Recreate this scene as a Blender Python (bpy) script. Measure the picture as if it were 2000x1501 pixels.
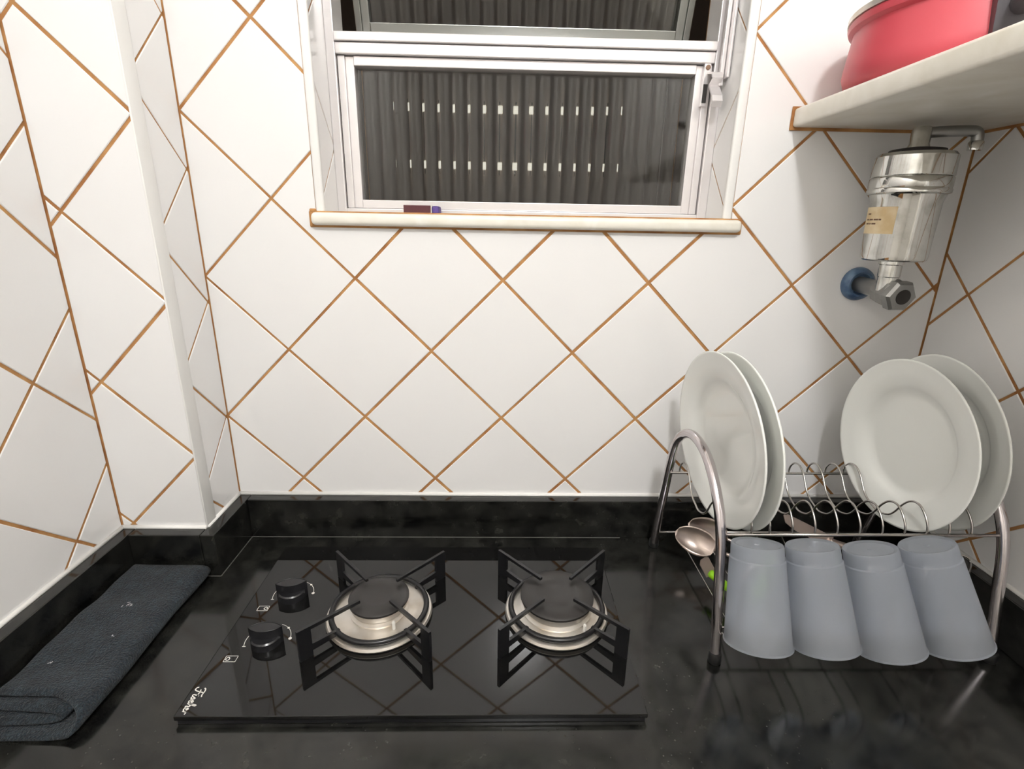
import bpy, bmesh, math, random
from mathutils import Vector, Matrix
random.seed(7)
for o in list(bpy.data.objects): bpy.data.objects.remove(o)
scene = bpy.context.scene
C = scene.collection

# ---------------------------------------------------------------- camera
cam_d = bpy.data.cameras.new('camera'); cam = bpy.data.objects.new('camera', cam_d); C.objects.link(cam)
cam_d.sensor_fit = 'HORIZONTAL'; cam_d.sensor_width = 36.0
cam_d.lens = 36.0 * 996.264 / 2000.0
cam_d.clip_start = 0.02
M3 = Matrix(((0.999616, -0.010529, -0.025624), (-0.021289, 0.299908, -0.953731), (0.017727, 0.953910, 0.299568)))
cam.matrix_world = Matrix.Translation((0.10356, -0.75989, 1.39944)) @ M3.to_4x4()
scene.camera = cam

# ---------------------------------------------------------------- world, exposure
w = bpy.data.worlds.new('night'); scene.world = w; w.use_nodes = True
bg = w.node_tree.nodes['Background']; bg.inputs[0].default_value = (0.022, 0.020, 0.018, 1); bg.inputs[1].default_value = 1.0
vs = scene.view_settings
vs.view_transform = 'Standard'; vs.look = 'None'; vs.gamma = 1; vs.use_curve_mapping = False
vs.exposure = 0.0
LAMP_POS = (0.225, -1.32, 2.42); LAMP_R = 0.075; LAMP_STRENGTH = 214.0
LAMP_COL = (1.0, 1.0, 1.0)

# ---------------------------------------------------------------- materials
def srgb(r, g, b):
    f = lambda c: (c/255/12.92 if c <= 10 else ((c/255+0.055)/1.055)**2.4)
    return (f(r), f(g), f(b), 1)
def mat(name, col, rough=0.5, metal=0.0, **kw):
    m = bpy.data.materials.new(name); m.use_nodes = True
    b = m.node_tree.nodes['Principled BSDF']
    b.inputs['Base Color'].default_value = col if len(col) == 4 else (*col, 1)
    b.inputs['Roughness'].default_value = rough; b.inputs['Metallic'].default_value = metal
    for k, v in kw.items(): b.inputs[k.replace('_', ' ')].default_value = v
    return m
def nodes(m): return m.node_tree.nodes, m.node_tree.links, m.node_tree.nodes['Principled BSDF']
def noise_color(m, c1, c2, scale, lo=0.35, hi=0.65, detail=4, dist=0.0):
    n, l, b = nodes(m)
    tc = n.new('ShaderNodeTexCoord'); tx = n.new('ShaderNodeTexNoise'); cr = n.new('ShaderNodeValToRGB')
    tx.inputs['Scale'].default_value = scale; tx.inputs['Detail'].default_value = detail; tx.inputs['Distortion'].default_value = dist
    cr.color_ramp.elements[0].position = lo; cr.color_ramp.elements[1].position = hi
    cr.color_ramp.elements[0].color = c1; cr.color_ramp.elements[1].color = c2
    l.new(tc.outputs['Object'], tx.inputs['Vector']); l.new(tx.outputs['Fac'], cr.inputs['Fac']); l.new(cr.outputs['Color'], b.inputs['Base Color'])
    return cr
def noise_bump(m, scale, strength, dist=0.002, detail=3):
    n, l, b = nodes(m)
    tc = n.new('ShaderNodeTexCoord'); tx = n.new('ShaderNodeTexNoise'); bp = n.new('ShaderNodeBump')
    tx.inputs['Scale'].default_value = scale; tx.inputs['Detail'].default_value = detail
    bp.inputs['Strength'].default_value = strength; bp.inputs['Distance'].default_value = dist
    l.new(tc.outputs['Object'], tx.inputs['Vector']); l.new(tx.outputs['Fac'], bp.inputs['Height']); l.new(bp.outputs['Normal'], b.inputs['Normal'])

TILE = mat('glazed_white_tile', srgb(238, 237, 236), 0.16)
noise_bump(TILE, 9, 0.04, 0.004, 1)
GROUT = mat('ochre_grout', srgb(178, 128, 76), 0.9)
noise_color(GROUT, srgb(150, 98, 54), srgb(196, 150, 96), 34, 0.3, 0.72, 5)
noise_bump(GROUT, 420, 0.3, 0.0006)
BEAD = mat('white_plastic_bead', srgb(240, 239, 236), 0.28)
CAULK = mat('white_silicone', srgb(242, 240, 236), 0.45)
PLASTER = mat('white_plaster', srgb(236, 233, 228), 0.7); noise_bump(PLASTER, 160, 0.1)
FLOORM = mat('floor_stone', srgb(150, 143, 134), 0.45); noise_color(FLOORM, srgb(138, 131, 122), srgb(165, 158, 148), 14)
STONE = mat('cream_marble', srgb(232, 229, 218), 0.3)
noise_color(STONE, srgb(226, 221, 206), srgb(245, 242, 233), 16, 0.3, 0.7, 6, 0.8)
ALU = mat('pale_aluminium', srgb(232, 228, 228), 0.28, 0.55)
noise_bump(ALU, 60, 0.05, 0.001)
MILL = mat('mill_aluminium', srgb(150, 152, 148), 0.3, 0.9)
DARKGAP = mat('dark_gasket_and_hole_shade', srgb(40, 36, 34), 0.7)  # seals and fittings, also the painted shade of small openings
STEEL = mat('brushed_steel', srgb(226, 220, 212), 0.42, 0.9)
noise_color(STEEL, srgb(212, 202, 188), srgb(232, 228, 222), 26, 0.3, 0.6, 3)
CHROME = mat('chrome', srgb(206, 204, 200), 0.1, 1.0)
OLDCHROME = mat('worn_chrome', srgb(200, 200, 196), 0.07, 1.0)
noise_color(OLDCHROME, srgb(182, 181, 174), srgb(212, 212, 208), 45, 0.30, 0.50, 5)
VALVE = mat('cast_grey_metal', srgb(150, 150, 148), 0.34, 0.85); noise_bump(VALVE, 90, 0.12)
TUBEM = mat('rack_tube_chrome', srgb(206, 200, 202), 0.15, 1.0)
WIRE = mat('rack_wire_chrome', srgb(190, 186, 182), 0.2, 1.0)
BLUE = mat('blue_plastic', srgb(74, 100, 132), 0.35)
noise_color(BLUE, srgb(60, 84, 118), srgb(104, 130, 156), 60)
GLASSTOP = mat('black_ceramic_glass', (0.0045, 0.0045, 0.0045), 0.035, 0.0, IOR=1.5)
BLACKEN = mat('black_enamel', (0.008, 0.008, 0.009), 0.28)
CAPM = mat('matt_black_burner_cap', (0.022, 0.020, 0.019), 0.36); noise_bump(CAPM, 500, 0.08, 0.0004)
KNOBM = mat('black_knob_plastic', (0.012, 0.012, 0.014), 0.25)
PRINT = mat('white_print', srgb(225, 222, 215), 0.5)
PORC = mat('white_porcelain', srgb(243, 244, 239), 0.12, Coat_Weight=0.3)
CUPM = mat('frosted_plastic', (0.86, 0.90, 0.965, 1), 0.36, 0.0, IOR=1.2, Transmission_Weight=0.85)
RED = mat('red_enamel_pot', srgb(198, 72, 84), 0.42, 0.0, Coat_Weight=0.25, Coat_Roughness=0.25)
GREYPL = mat('dark_grey_bakelite', srgb(66, 62, 66), 0.45)
RUBBER = mat('black_rubber', (0.01, 0.01, 0.01), 0.6)
GREENPL = mat('lime_green_plastic', srgb(140, 200, 20), 0.4)
PAPER = mat('beige_sticker', srgb(226, 204, 164), 0.6); noise_color(PAPER, srgb(214, 188, 142), srgb(232, 214, 180), 50)
INK = mat('brown_ink', srgb(110, 82, 60), 0.7)
MAROON = mat('maroon_striker', srgb(84, 44, 48), 0.8); noise_bump(MAROON, 900, 0.3, 0.0004)
PURPLE = mat('purple_card', srgb(84, 62, 130), 0.6)
RIBGLASS = mat('ribbed_glass', (0.93, 0.95, 0.93, 1), 0.03, 0.0, IOR=1.5, Transmission_Weight=1.0)
SHAFT = mat('shaft_render', srgb(176, 158, 146), 0.9); noise_bump(SHAFT, 40, 0.4, 0.004)

GRANITE = mat('dark_granite', (0.01, 0.01, 0.01), 0.12, IOR=1.55)
def granite():
    n, l, b = nodes(GRANITE)
    tc = n.new('ShaderNodeTexCoord')
    a = n.new('ShaderNodeTexNoise'); a.inputs['Scale'].default_value = 38; a.inputs['Detail'].default_value = 6; a.inputs['Roughness'].default_value = 0.65
    v = n.new('ShaderNodeTexVoronoi'); v.inputs['Scale'].default_value = 150; v.inputs['Randomness'].default_value = 1
    r1 = n.new('ShaderNodeValToRGB'); r1.color_ramp.elements[0].position = 0.38; r1.color_ramp.elements[1].position = 0.74
    r1.color_ramp.elements[0].color = (0.0035, 0.0036, 0.0035, 1); r1.color_ramp.elements[1].color = (0.026, 0.026, 0.022, 1)
    r2 = n.new('ShaderNodeValToRGB'); r2.color_ramp.elements[0].position = 0.06; r2.color_ramp.elements[1].position = 0.16
    r2.color_ramp.elements[0].color = (0.10, 0.10, 0.085, 1); r2.color_ramp.elements[1].color = (0, 0, 0, 1)
    big = n.new('ShaderNodeTexNoise'); big.inputs['Scale'].default_value = 11; big.inputs['Detail'].default_value = 4
    rb = n.new('ShaderNodeValToRGB'); rb.color_ramp.elements[0].position = 0.5; rb.color_ramp.elements[1].position = 0.72
    mul = n.new('ShaderNodeMixRGB'); mul.blend_type = 'MULTIPLY'; mul.inputs[0].default_value = 1
    add = n.new('ShaderNodeMixRGB'); add.blend_type = 'ADD'; add.inputs[0].default_value = 0.5
    for t in (a, v, big): l.new(tc.outputs['Object'], t.inputs['Vector'])
    l.new(a.outputs['Fac'], r1.inputs['Fac']); l.new(v.outputs['Distance'], r2.inputs['Fac']); l.new(big.outputs['Fac'], rb.inputs['Fac'])
    l.new(r2.outputs['Color'], mul.inputs[1]); l.new(rb.outputs['Color'], mul.inputs[2])
    l.new(r1.outputs['Color'], add.inputs[1]); l.new(mul.outputs['Color'], add.inputs[2]); l.new(add.outputs['Color'], b.inputs['Base Color'])
    rr = n.new('ShaderNodeMapRange'); rr.inputs[3].default_value = 0.07; rr.inputs[4].default_value = 0.22
    l.new(a.outputs['Fac'], rr.inputs[0]); l.new(rr.outputs[0], b.inputs['Roughness'])
granite()
TOWEL = mat('navy_terry', srgb(34, 40, 48), 0.95, Sheen_Weight=0.08, Sheen_Roughness=0.5)
noise_color(TOWEL, srgb(14, 21, 28), srgb(29, 41, 49), 70, 0.3, 0.7, 6)
def nap():
    n, l, b = nodes(TOWEL)
    src = b.inputs['Base Color'].links[0].from_socket
    tc = n.new('ShaderNodeTexCoord'); tx = n.new('ShaderNodeTexNoise'); tx.inputs['Scale'].default_value = 420; tx.inputs['Detail'].default_value = 2
    r = n.new('ShaderNodeMapRange'); r.inputs[1].default_value = 0.3; r.inputs[2].default_value = 0.7; r.inputs[3].default_value = 0.45; r.inputs[4].default_value = 1.7
    mx = n.new('ShaderNodeMixRGB'); mx.blend_type = 'MULTIPLY'; mx.inputs[0].default_value = 1
    l.new(tc.outputs['Object'], tx.inputs['Vector']); l.new(tx.outputs['Fac'], r.inputs[0]); l.new(src, mx.inputs[1]); l.new(r.outputs[0], mx.inputs[2]); l.new(mx.outputs[0], b.inputs['Base Color'])
nap(); noise_bump(TOWEL, 520, 1.0, 0.004, 2)
LINT = mat('lint', srgb(190, 186, 188), 0.9)
def emis(name, col, s):
    m = bpy.data.materials.new(name); m.use_nodes = True; b = m.node_tree.nodes['Principled BSDF']
    b.inputs['Base Color'].default_value = (*col, 1); b.inputs['Emission Color'].default_value = (*col, 1); b.inputs['Emission Strength'].default_value = s
    return m
BULB = emis('ceiling_bulb_glow', LAMP_COL, LAMP_STRENGTH)
DASH_GLOW = emis('added_dash_glow', (1.0, 0.94, 0.80), 0.75)  # glow of the tubes added outside for the dashes in the pane

# ---------------------------------------------------------------- mesh helpers
ORG = {}
def link(name, bm, m, parent=None, org=None, smooth=False, recalc=True):
    """one bmesh in world coordinates -> one object; children share the root's origin"""
    if recalc:
        bmesh.ops.recalc_face_normals(bm, faces=bm.faces)
    if parent is not None: org = ORG[parent.name]
    elif org is None:
        xs = [v.co for v in bm.verts]
        lo = [min(c[i] for c in xs) for i in range(3)]; hi = [max(c[i] for c in xs) for i in range(3)]
        org = Vector(((lo[0]+hi[0])/2, (lo[1]+hi[1])/2, lo[2]))
    org = Vector(org)
    for v in bm.verts: v.co -= org
    me = bpy.data.meshes.new(name); bm.to_mesh(me); bm.free()
    me.materials.append(m)
    if smooth: me.polygons.foreach_set('use_smooth', [True]*len(me.polygons))
    o = bpy.data.objects.new(name, me); C.objects.link(o)
    if smooth == 'auto':
        try: me.set_sharp_from_angle(angle=math.radians(38))
        except Exception: pass
    if parent is not None: o.parent = parent
    else: o.location = org
    ORG[o.name] = org
    return o
def thing(name, label, cat, loc, group=None):
    o = bpy.data.objects.new(name, None); C.objects.link(o); o.location = loc; o.empty_display_size = 0.03
    ORG[o.name] = Vector(loc); return tag(o, label, cat, group)
def tag(o, label, cat, group=None):
    o['label'] = label; o['category'] = cat
    if group: o['group'] = group
    return o
def struct(o, label=None):
    o['kind'] = 'structure'
    if label: o['label'] = label
    return o
def box(bm, x0, x1, y0, y1, z0, z1, bev=0.0, seg=2):
    vs_ = [bm.verts.new((x, y, z)) for x in (x0, x1) for y in (y0, y1) for z in (z0, z1)]
    fs = [bm.faces.new([vs_[i] for i in q]) for q in ((0, 1, 3, 2), (4, 6, 7, 5), (0, 4, 5, 1), (2, 3, 7, 6), (0, 2, 6, 4), (1, 5, 7, 3))]
    if bev > 0:
        es = list({e for f in fs for e in f.edges})
        bmesh.ops.bevel(bm, geom=es, offset=bev, segments=seg, affect='EDGES', profile=0.5)
    return bm
def B(*a, **k): return box(bmesh.new(), *a, **k)
def spline(pts, n=8, closed=False):
    P = [Vector(p) for p in pts]; out = []; N = len(P)
    rng = range(N if closed else N-1)
    for i in rng:
        g = lambda k: P[k % N] if closed else P[max(0, min(N-1, k))]
        p0, p1, p2, p3 = g(i-1), g(i), g(i+1), g(i+2)
        for k in range(n):
            t = k/n
            out.append(0.5*((2*p1)+(p2-p0)*t+(2*p0-5*p1+4*p2-p3)*t*t+(3*p1-p0-3*p2+p3)*t**3))
    if not closed: out.append(P[-1].copy())
    return out
def tube(bm, pts, r, n=8, caps=True, closed=False):
    pts = [Vector(p) for p in pts]; N = len(pts)
    rad = r if isinstance(r, (list, tuple)) else [r]*N
    T = []
    for i in range(N):
        if closed: t = pts[(i+1) % N]-pts[i-1]
        else: t = pts[min(i+1, N-1)]-pts[max(i-1, 0)]
        T.append(t.normalized())
    up = Vector((0, 0, 1)) if abs(T[0].z) < 0.9 else Vector((1, 0, 0))
    nrm = (up-T[0]*up.dot(T[0])).normalized(); rings = []
    for i in range(N):
        nrm = (nrm-T[i]*nrm.dot(T[i])).normalized(); b = T[i].cross(nrm)
        rings.append([bm.verts.new(pts[i]+(nrm*math.cos(2*math.pi*k/n)+b*math.sin(2*math.pi*k/n))*rad[i]) for k in range(n)])
    for i in range(N if closed else N-1):
        a, c = rings[i], rings[(i+1) % N]
        for k in range(n): bm.faces.new((a[k], a[(k+1) % n], c[(k+1) % n], c[k]))
    if caps and not closed:
        bm.faces.new(rings[0][::-1]); bm.faces.new(rings[-1])
    return bm
def lathe(bm, prof, n=40, mtx=None, cap0=True, cap1=True):
    """prof: (r, z) along local z"""
    rings = []
    for r, z in prof:
        if r < 1e-6: rings.append([bm.verts.new((0, 0, z))])
        else: rings.append([bm.verts.new((r*math.cos(2*math.pi*k/n), r*math.sin(2*math.pi*k/n), z)) for k in range(n)])
    new = [v for q in rings for v in q]
    for a, c in zip(rings, rings[1:]):
        for k in range(n):
            if len(a) == 1 and len(c) == 1: continue
            if len(a) == 1: bm.faces.new((a[0], c[(k+1) % n], c[k]))
            elif len(c) == 1: bm.faces.new((a[k], a[(k+1) % n], c[0]))
            else: bm.faces.new((a[k], a[(k+1) % n], c[(k+1) % n], c[k]))
    if cap0 and len(rings[0]) > 1: bm.faces.new(rings[0][::-1])
    if cap1 and len(rings[-1]) > 1: bm.faces.new(rings[-1])
    if mtx is not None:
        for v in new: v.co = mtx @ v.co
    return bm
def prism(bm, poly, z0, z1, mtx=None):
    a = [bm.verts.new((x, y, z0)) for x, y in poly]; b = [bm.verts.new((x, y, z1)) for x, y in poly]
    n = len(poly)
    f1 = bm.faces.new(a[::-1]); f2 = bm.faces.new(b)
    for i in range(n): bm.faces.new((a[i], a[(i+1) % n], b[(i+1) % n], b[i]))
    if mtx is not None:
        for v in a+b: v.co = mtx @ v.co
    bmesh.ops.triangulate(bm, faces=[f1, f2])
    return bm
TR = Matrix.Translation
def axis_m(loc, d):
    return TR(loc) @ Vector(d).to_track_quat('Z', 'Y').to_matrix().to_4x4()

# ---------------------------------------------------------------- tiles
TZ0, TZ1 = 0.9674, 2.0
H = 0.2155/2
def clip(poly, f):
    """keep where f(p) >= 0"""
    out = []
    for i in range(len(poly)):
        p, q = poly[i], poly[(i+1) % len(poly)]; a, b = f(p), f(q)
        if a >= 0: out.append(p)
        if (a >= 0) != (b >= 0):
            t = a/(a-b); out.append((p[0]+(q[0]-p[0])*t, p[1]+(q[1]-p[1])*t))
    r = []
    for p in out:
        if not r or math.dist(p, r[-1]) > 4e-4: r.append(p)
    if len(r) > 1 and math.dist(r[0], r[-1]) <= 4e-4: r.pop()
    return r if len(r) >= 3 else []
def area(p): return 0.5*sum(p[i][0]*p[(i+1) % len(p)][1]-p[(i+1) % len(p)][0]*p[i][1] for i in range(len(p)))
def inset(poly, d):
    n = len(poly); res = []
    for i in range(n):
        p0, p1, p2 = Vector(poly[i-1]), Vector(poly[i]), Vector(poly[(i+1) % n])
        e1 = (p1-p0).normalized(); e2 = (p2-p1).normalized()
        n1 = Vector((-e1.y, e1.x)); n2 = Vector((-e2.y, e2.x))
        k = 1+n1.dot(n2)
        if k < 0.05: return None
        res.append(tuple(p1+(n1+n2)*(d/k)))
    return res
def tile_mesh(polys, ax, up, nrm, cen):
    bm = bmesh.new(); flat = len(polys) > 1
    for poly in polys:
        if area(poly) < 0: poly = poly[::-1]
        q = poly if flat else (inset(poly, 0.0009) or poly)
        P = lambda s, t, h: ax*(s-cen[0])+up*(t-cen[1])+nrm*h
        a = [bm.verts.new(P(s, t, -0.005)) for s, t in poly]
        b = [bm.verts.new(P(s, t, -0.00001 if flat else -0.0007)) for s, t in poly]
        c = [bm.verts.new(P(s, t, 0.0)) for s, t in q]
        n = len(poly)
        bm.faces.new(c)
        for i in range(n):
            j = (i+1) % n
            bm.faces.new((a[i], a[j], b[j], b[i])); bm.faces.new((b[i], b[j], c[j], c[i]))
    bmesh.ops.recalc_face_normals(bm, faces=bm.faces)
    me = bpy.data.meshes.new('tile'); bm.to_mesh(me); bm.free(); me.materials.append(TILE)
    return me
def tiled(parent, O, ax, nrm, s0, t0, h, regions, g=0.0042, hole=None):
    """lay diamonds on a plane: s along ax (world offset O), t = world z; regions: convex windows (smin,smax,tmin,tmax)"""
    up = Vector((0, 0, 1)); ax = Vector(ax); nrm = Vector(nrm); O = Vector(O)
    smin = min(r[0] for r in regions); smax = max(r[1] for r in regions); tmin = min(r[2] for r in regions); tmax = max(r[3] for r in regions)
    shared = {}
    for i in range(int((smin-s0)/h)-3, int((smax-s0)/h)+4):
        for j in range(int((tmin-t0)/h)-3, int((tmax-t0)/h)+4):
            if (i+j) % 2 == 0: continue            # vertices sit on even cells, tile centres on odd ones
            cs, ct = s0+i*h, t0+j*h
            gap = (g*random.choice((0.8, 0.9, 1.0, 1.1)))
            rr = h-gap*0.7071
            full = [(cs+rr, ct), (cs, ct+rr), (cs-rr, ct), (cs, ct-rr)]
            polys = []; whole = False
            regs = regions
            if hole and (cs+h <= hole[0] or cs-h >= hole[1] or ct+h <= hole[2]): regs = [(smin, smax, tmin, tmax)]
            for (a, b, c, d) in regs:
                p = clip(full, lambda q: q[0]-a)
                for f in (lambda q: b-q[0], lambda q: q[1]-c, lambda q: d-q[1]):
                    if p: p = clip(p, f)
                if p and abs(area(p)) > 1.2e-5:
                    polys.append(p)
                    if abs(abs(area(p))-abs(area(full))) < 1e-9: whole = True
            if not polys: continue
            key = round(gap, 5)
            if whole:
                if key not in shared: shared[key] = tile_mesh([full], ax, up, nrm, (cs, ct))
                me = shared[key]
            else: me = tile_mesh(polys, ax, up, nrm, (cs, ct))
            o = bpy.data.objects.new('tile', me); C.objects.link(o); o.parent = parent
            tiltv = random.uniform(-0.0003, 0.0)
            o.location = O+ax*cs+up*ct+nrm*tiltv-ORG[parent.name]
XL, XR = -0.4438, 0.7597
PX, PY = -0.3222, -0.0991
WL, WR = -0.1436, 0.4211          # window reveal faces
WZ0, WZ1 = 1.400, 2.0
G = 0.0013                        # grout lies this far behind the tile faces
BACKY = -3.0; CEIL = 2.5

# back wall: backing with an opening for the window
bm = bmesh.new()
box(bm, PX-0.3, WL-G, G, 0.16, 0, CEIL); box(bm, WR+G, XR+0.15, G, 0.16, 0, CEIL)
box(bm, WL-G, WR+G, G, 0.16, 0, WZ0); box(bm, WL-G, WR+G, G, 0.16, WZ1, CEIL)
wall_back = struct(link('wall_back', bm, GROUT, org=(0, 0, 0)), 'white diamond-laid tiled wall with brown grout around the window')
tiled(wall_back, (0, 0, 0), (1, 0, 0), (0, -1, 0), 0.0, 1.2123, H,
      [(PX+0.0006, -0.1555, TZ0, TZ1), (-0.1555, 0.4338, TZ0, WZ0), (0.4338, XR-0.0012, TZ0, TZ1)], hole=(-0.1555, 0.4338, WZ0))
# window reveals belong to the back wall
tiled(wall_back, (WL, 0, 0), (0, 1, 0), (1, 0, 0), 0.074, 1.503, H, [(0.001, 0.1, 1.405, TZ1)], 0.0026)
tiled(wall_back, (WR, 0, 0), (0, 1, 0), (-1, 0, 0), 0.080, 1.503, H, [(0.001, 0.1, 1.405, TZ1)], 0.0026)
link('plaster_band', B(PX-0.02, XR, -0.006, G+0.001, TZ1, CEIL), PLASTER, wall_back)

# pillar in the left corner
wall_pillar = struct(link('wall_pillar', B(XL-0.02, PX-G, PY+G, 0.02, 0, CEIL), GROUT, org=(0, 0, 0)), 'narrow tiled pillar between left wall and window wall')
tiled(wall_pillar, (0, PY, 0), (1, 0, 0), (0, -1, 0), -0.3195, 1.2968, H, [(XL+0.0012, -0.3207, TZ0, TZ1)])
tiled(wall_pillar, (PX, 0, 0), (0, 1, 0), (1, 0, 0), -0.003, 1.2835, 0.0897, [(-0.0762, -0.0012, TZ0, TZ1)], 0.0030)
link('plaster_band', B(XL, PX+0.005, PY-0.006, 0.0, TZ1, CEIL), PLASTER, wall_pillar)
# left and right walls
TY = -1.0
wall_left = struct(link('wall_left', B(XL-0.15, XL-G, BACKY, 0.1, 0, CEIL), GROUT, org=(0, 0, 0)), 'left wall with white diamond-laid tiles')
tiled(wall_left, (XL, 0, 0), (0, 1, 0), (1, 0, 0), -0.1745, 1.2105, H, [(TY, PY-0.0012, TZ0, TZ1)])
bm = bmesh.new(); box(bm, XL-0.005, XL+0.006, BACKY, PY, TZ1, CEIL); box(bm, XL-0.005, XL+0.006, BACKY, TY, 0, TZ1)
link('plaster_band', bm, PLASTER, wall_left)
wall_right = struct(link('wall_right', B(XR+G, XR+0.15, BACKY, 0.1, 0, CEIL), GROUT, org=(0, 0, 0)), 'right wall with white diamond-laid tiles')
tiled(wall_right, (XR, 0, 0), (0, 1, 0), (-1, 0, 0), -0.0527, 1.3165, H, [(TY, -0.0012, TZ0, TZ1)])
bm = bmesh.new(); box(bm, XR-0.006, XR+0.005, BACKY, 0, TZ1, CEIL); box(bm, XR-0.006, XR+0.005, BACKY, TY, 0, TZ1)
link('plaster_band', bm, PLASTER, wall_right)
struct(link('wall_rear', B(XL-0.15, XR+0.15, BACKY-0.1, BACKY, 0, CEIL), PLASTER))
struct(link('floor', B(XL-0.15, XR+0.15, BACKY-0.1, 0.16, -0.1, 0), FLOORM))
struct(link('ceiling', B(XL-0.15, XR+0.15, BACKY-0.1, 0.16, CEIL, CEIL+0.1), PLASTER))
# edge beads
struct(link('trim_1', B(-0.3232, -0.3203, PY-0.0012, -0.0765, TZ0, TZ1, bev=0.0011), BEAD, smooth='auto'), 'white plastic edge strip on the pillar corner')
struct(link('trim_2', B(-0.1552, -0.1428, -0.0012, 0.006, 1.4105, TZ1, bev=0.003, seg=3), BEAD, smooth='auto'), 'white edge strip along the left side of the window opening')
struct(link('trim_3', B(0.4203, 0.4335, -0.0012, 0.006, 1.4105, TZ1, bev=0.003, seg=3), BEAD, smooth='auto'), 'white edge strip along the right side of the window opening')

# ---------------------------------------------------------------- outside the window (light shaft)
struct(link('wall_shaft', B(-1.6, 1.9, 2.10, 2.20, 0.0, 4.0), SHAFT), 'dark wall across the air shaft')
t = thing('added_glow_tubes', 'two glowing tubes added outside to make the dashes in the ribbed glass', 'lamp', (0.157, 2.10, 1.64))  # invented light source, added so the ribs show two rows of dashes
link('back_plate', B(0.130, 0.184, 2.085, 2.10, 1.64, 1.98, bev=0.004), DARKGAP, t)
for zz in (1.936, 1.679):
    link('arm', tube(bmesh.new(), [(0.157, 2.088, zz), (0.157, 2.055, zz)], 0.007), DARKGAP, t)
    link('bulb', lathe(bmesh.new(), [(0, -0.105), (0.012, -0.103), (0.018, -0.095), (0.018, 0.095), (0.012, 0.103), (0, 0.105)], 20, axis_m((0.157, 2.045, zz), (1, 0, 0))), DASH_GLOW, t, smooth=True)

# ---------------------------------------------------------------- window
FY = 0.066
window = struct(link('window_1', B(WL, -0.131, FY, 0.115, 1.4105, 1.985, bev=0.0012), ALU, org=(0.14, 0.08, 1.4105)), 'aluminium window with ribbed glass, upper sash tilted open')
link('jamb', B(0.4073, WR, FY, 0.115, 1.4105, 1.985, bev=0.0012), ALU, window)
link('head', B(-0.131, 0.4073, FY, 0.115, 1.97, 1.985), ALU, window)
link('transom', B(-0.131, 0.4073, FY-0.004, 0.110, 1.6385, 1.6500, bev=0.0012), ALU, window)
link('transom', B(-0.131, 0.4073, FY, 0.110, 1.6235, 1.6380, bev=0.0012), ALU, window)
link('bottom_rail', B(-0.131, 0.4073, FY, 0.115, 1.4105, 1.4185, bev=0.0012), ALU, window)
def ribbed(x0, x1, z0, z1, y, mtx=None, pitch=0.0213, amp=0.00240, th=0.0055, cx=0.124, seg=14):
    """flat room side, convex vertical ribs on the outer side: nearly flat crowns, steep flanks, sharp valleys"""
    bm = bmesh.new()
    k0 = math.ceil((x0-cx)/pitch-0.5)-1; xs = [x0]
    k = k0
    while cx+(k+0.5)*pitch < x1:
        if cx+(k+0.5)*pitch > x0: xs.append(cx+(k+0.5)*pitch)
        k += 1
    xs.append(x1)
    V = lambda x, yy, z: bm.verts.new((x, yy, z))
    bm.faces.new((V(x0, y, z0), V(x1, y, z0), V(x1, y, z1), V(x0, y, z1)))
    def prof(x, mid):
        t = (x-mid)/(pitch/2); return y+th-amp*abs(t)**2.5
    for a, b in zip(xs, xs[1:]):
        mid = cx+round(((a+b)/2-cx)/pitch)*pitch
        col = []
        for i in range(seg+1):
            x = a+(b-a)*i/seg; yy = prof(x, mid); col.append((V(x, yy, z0), V(x, yy, z1)))
        for p, q in zip(col, col[1:]): bm.faces.new((p[0], p[1], q[1], q[0]))
        for zz, up in ((z0, 0), (z1, 1)):
            pts = [(a, y), (b, y)] + [(c[0].co.x, c[0].co.y) for c in col[::-1]]
            if up == 0: pts = pts[::-1]
            bm.faces.new([V(px, py, zz) for px, py in pts])
    for x, sgn in ((x0, -1), (x1, 1)):
        yy = prof(x, cx+round((x-cx)/pitch)*pitch)
        q = [(y, z0), (yy, z0), (yy, z1), (y, z1)]
        if sgn < 0: q = q[::-1]
        bm.faces.new([V(x, a, b) for a, b in q])
    if mtx is not None: bmesh.ops.transform(bm, matrix=mtx, verts=bm.verts)
    return bm
def glass_link(name, bm, parent):
    o = link(name, bm, RIBGLASS, parent, smooth=True, recalc=False)
    me = o.data
    return o
def sash(parent, x0, x1, z0, z1, y, wd, mtx=None, m=None, bh=0.55):
    """four rails with a raised outer lip and a recessed inner bead, plus the pane"""
    root = None
    for k, (a, b, c, d) in enumerate(((x0, x0+wd, z0, z1), (x1-wd, x1, z0, z1), (x0+wd, x1-wd, z0, z0+wd*bh), (x0+wd, x1-wd, z1-wd*0.55, z1))):
        bm = bmesh.new()
        if k < 2:
            s = 1 if k == 0 else -1
            xm = (a+wd*0.45) if k == 0 else (b-wd*0.45)
            box(bm, min(a, xm) if k == 0 else xm, xm if k == 0 else b, y, y+0.026, c, d, bev=0.0008)
            box(bm, xm if k == 0 else a, b if k == 0 else xm, y+0.0035, y+0.026, c+0.0002, d-0.0002, bev=0.0008)
        else:
            box(bm, a, b, y+0.001, y+0.026, c, d, bev=0.0010)
        if mtx is not None: bmesh.ops.transform(bm, matrix=mtx, verts=bm.verts)
        o = link('sash_stile' if k < 2 else 'sash_rail', bm, m or ALU, parent)
    bm = ribbed(x0+wd*0.8, x1-wd*0.8, z0+wd*0.35, z1-wd*0.35, y+0.014, mtx)
    glass_link('pane', bm, parent)
sash(window, -0.1300, 0.4062, 1.4190, 1.6228, 0.0715, 0.0222)
link('gasket', B(-0.1308, -0.1296, 0.0725, 0.0905, 1.4185, 1.6235), DARKGAP, window)
hinge = Vector((0, 0.082, 1.965))
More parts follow.
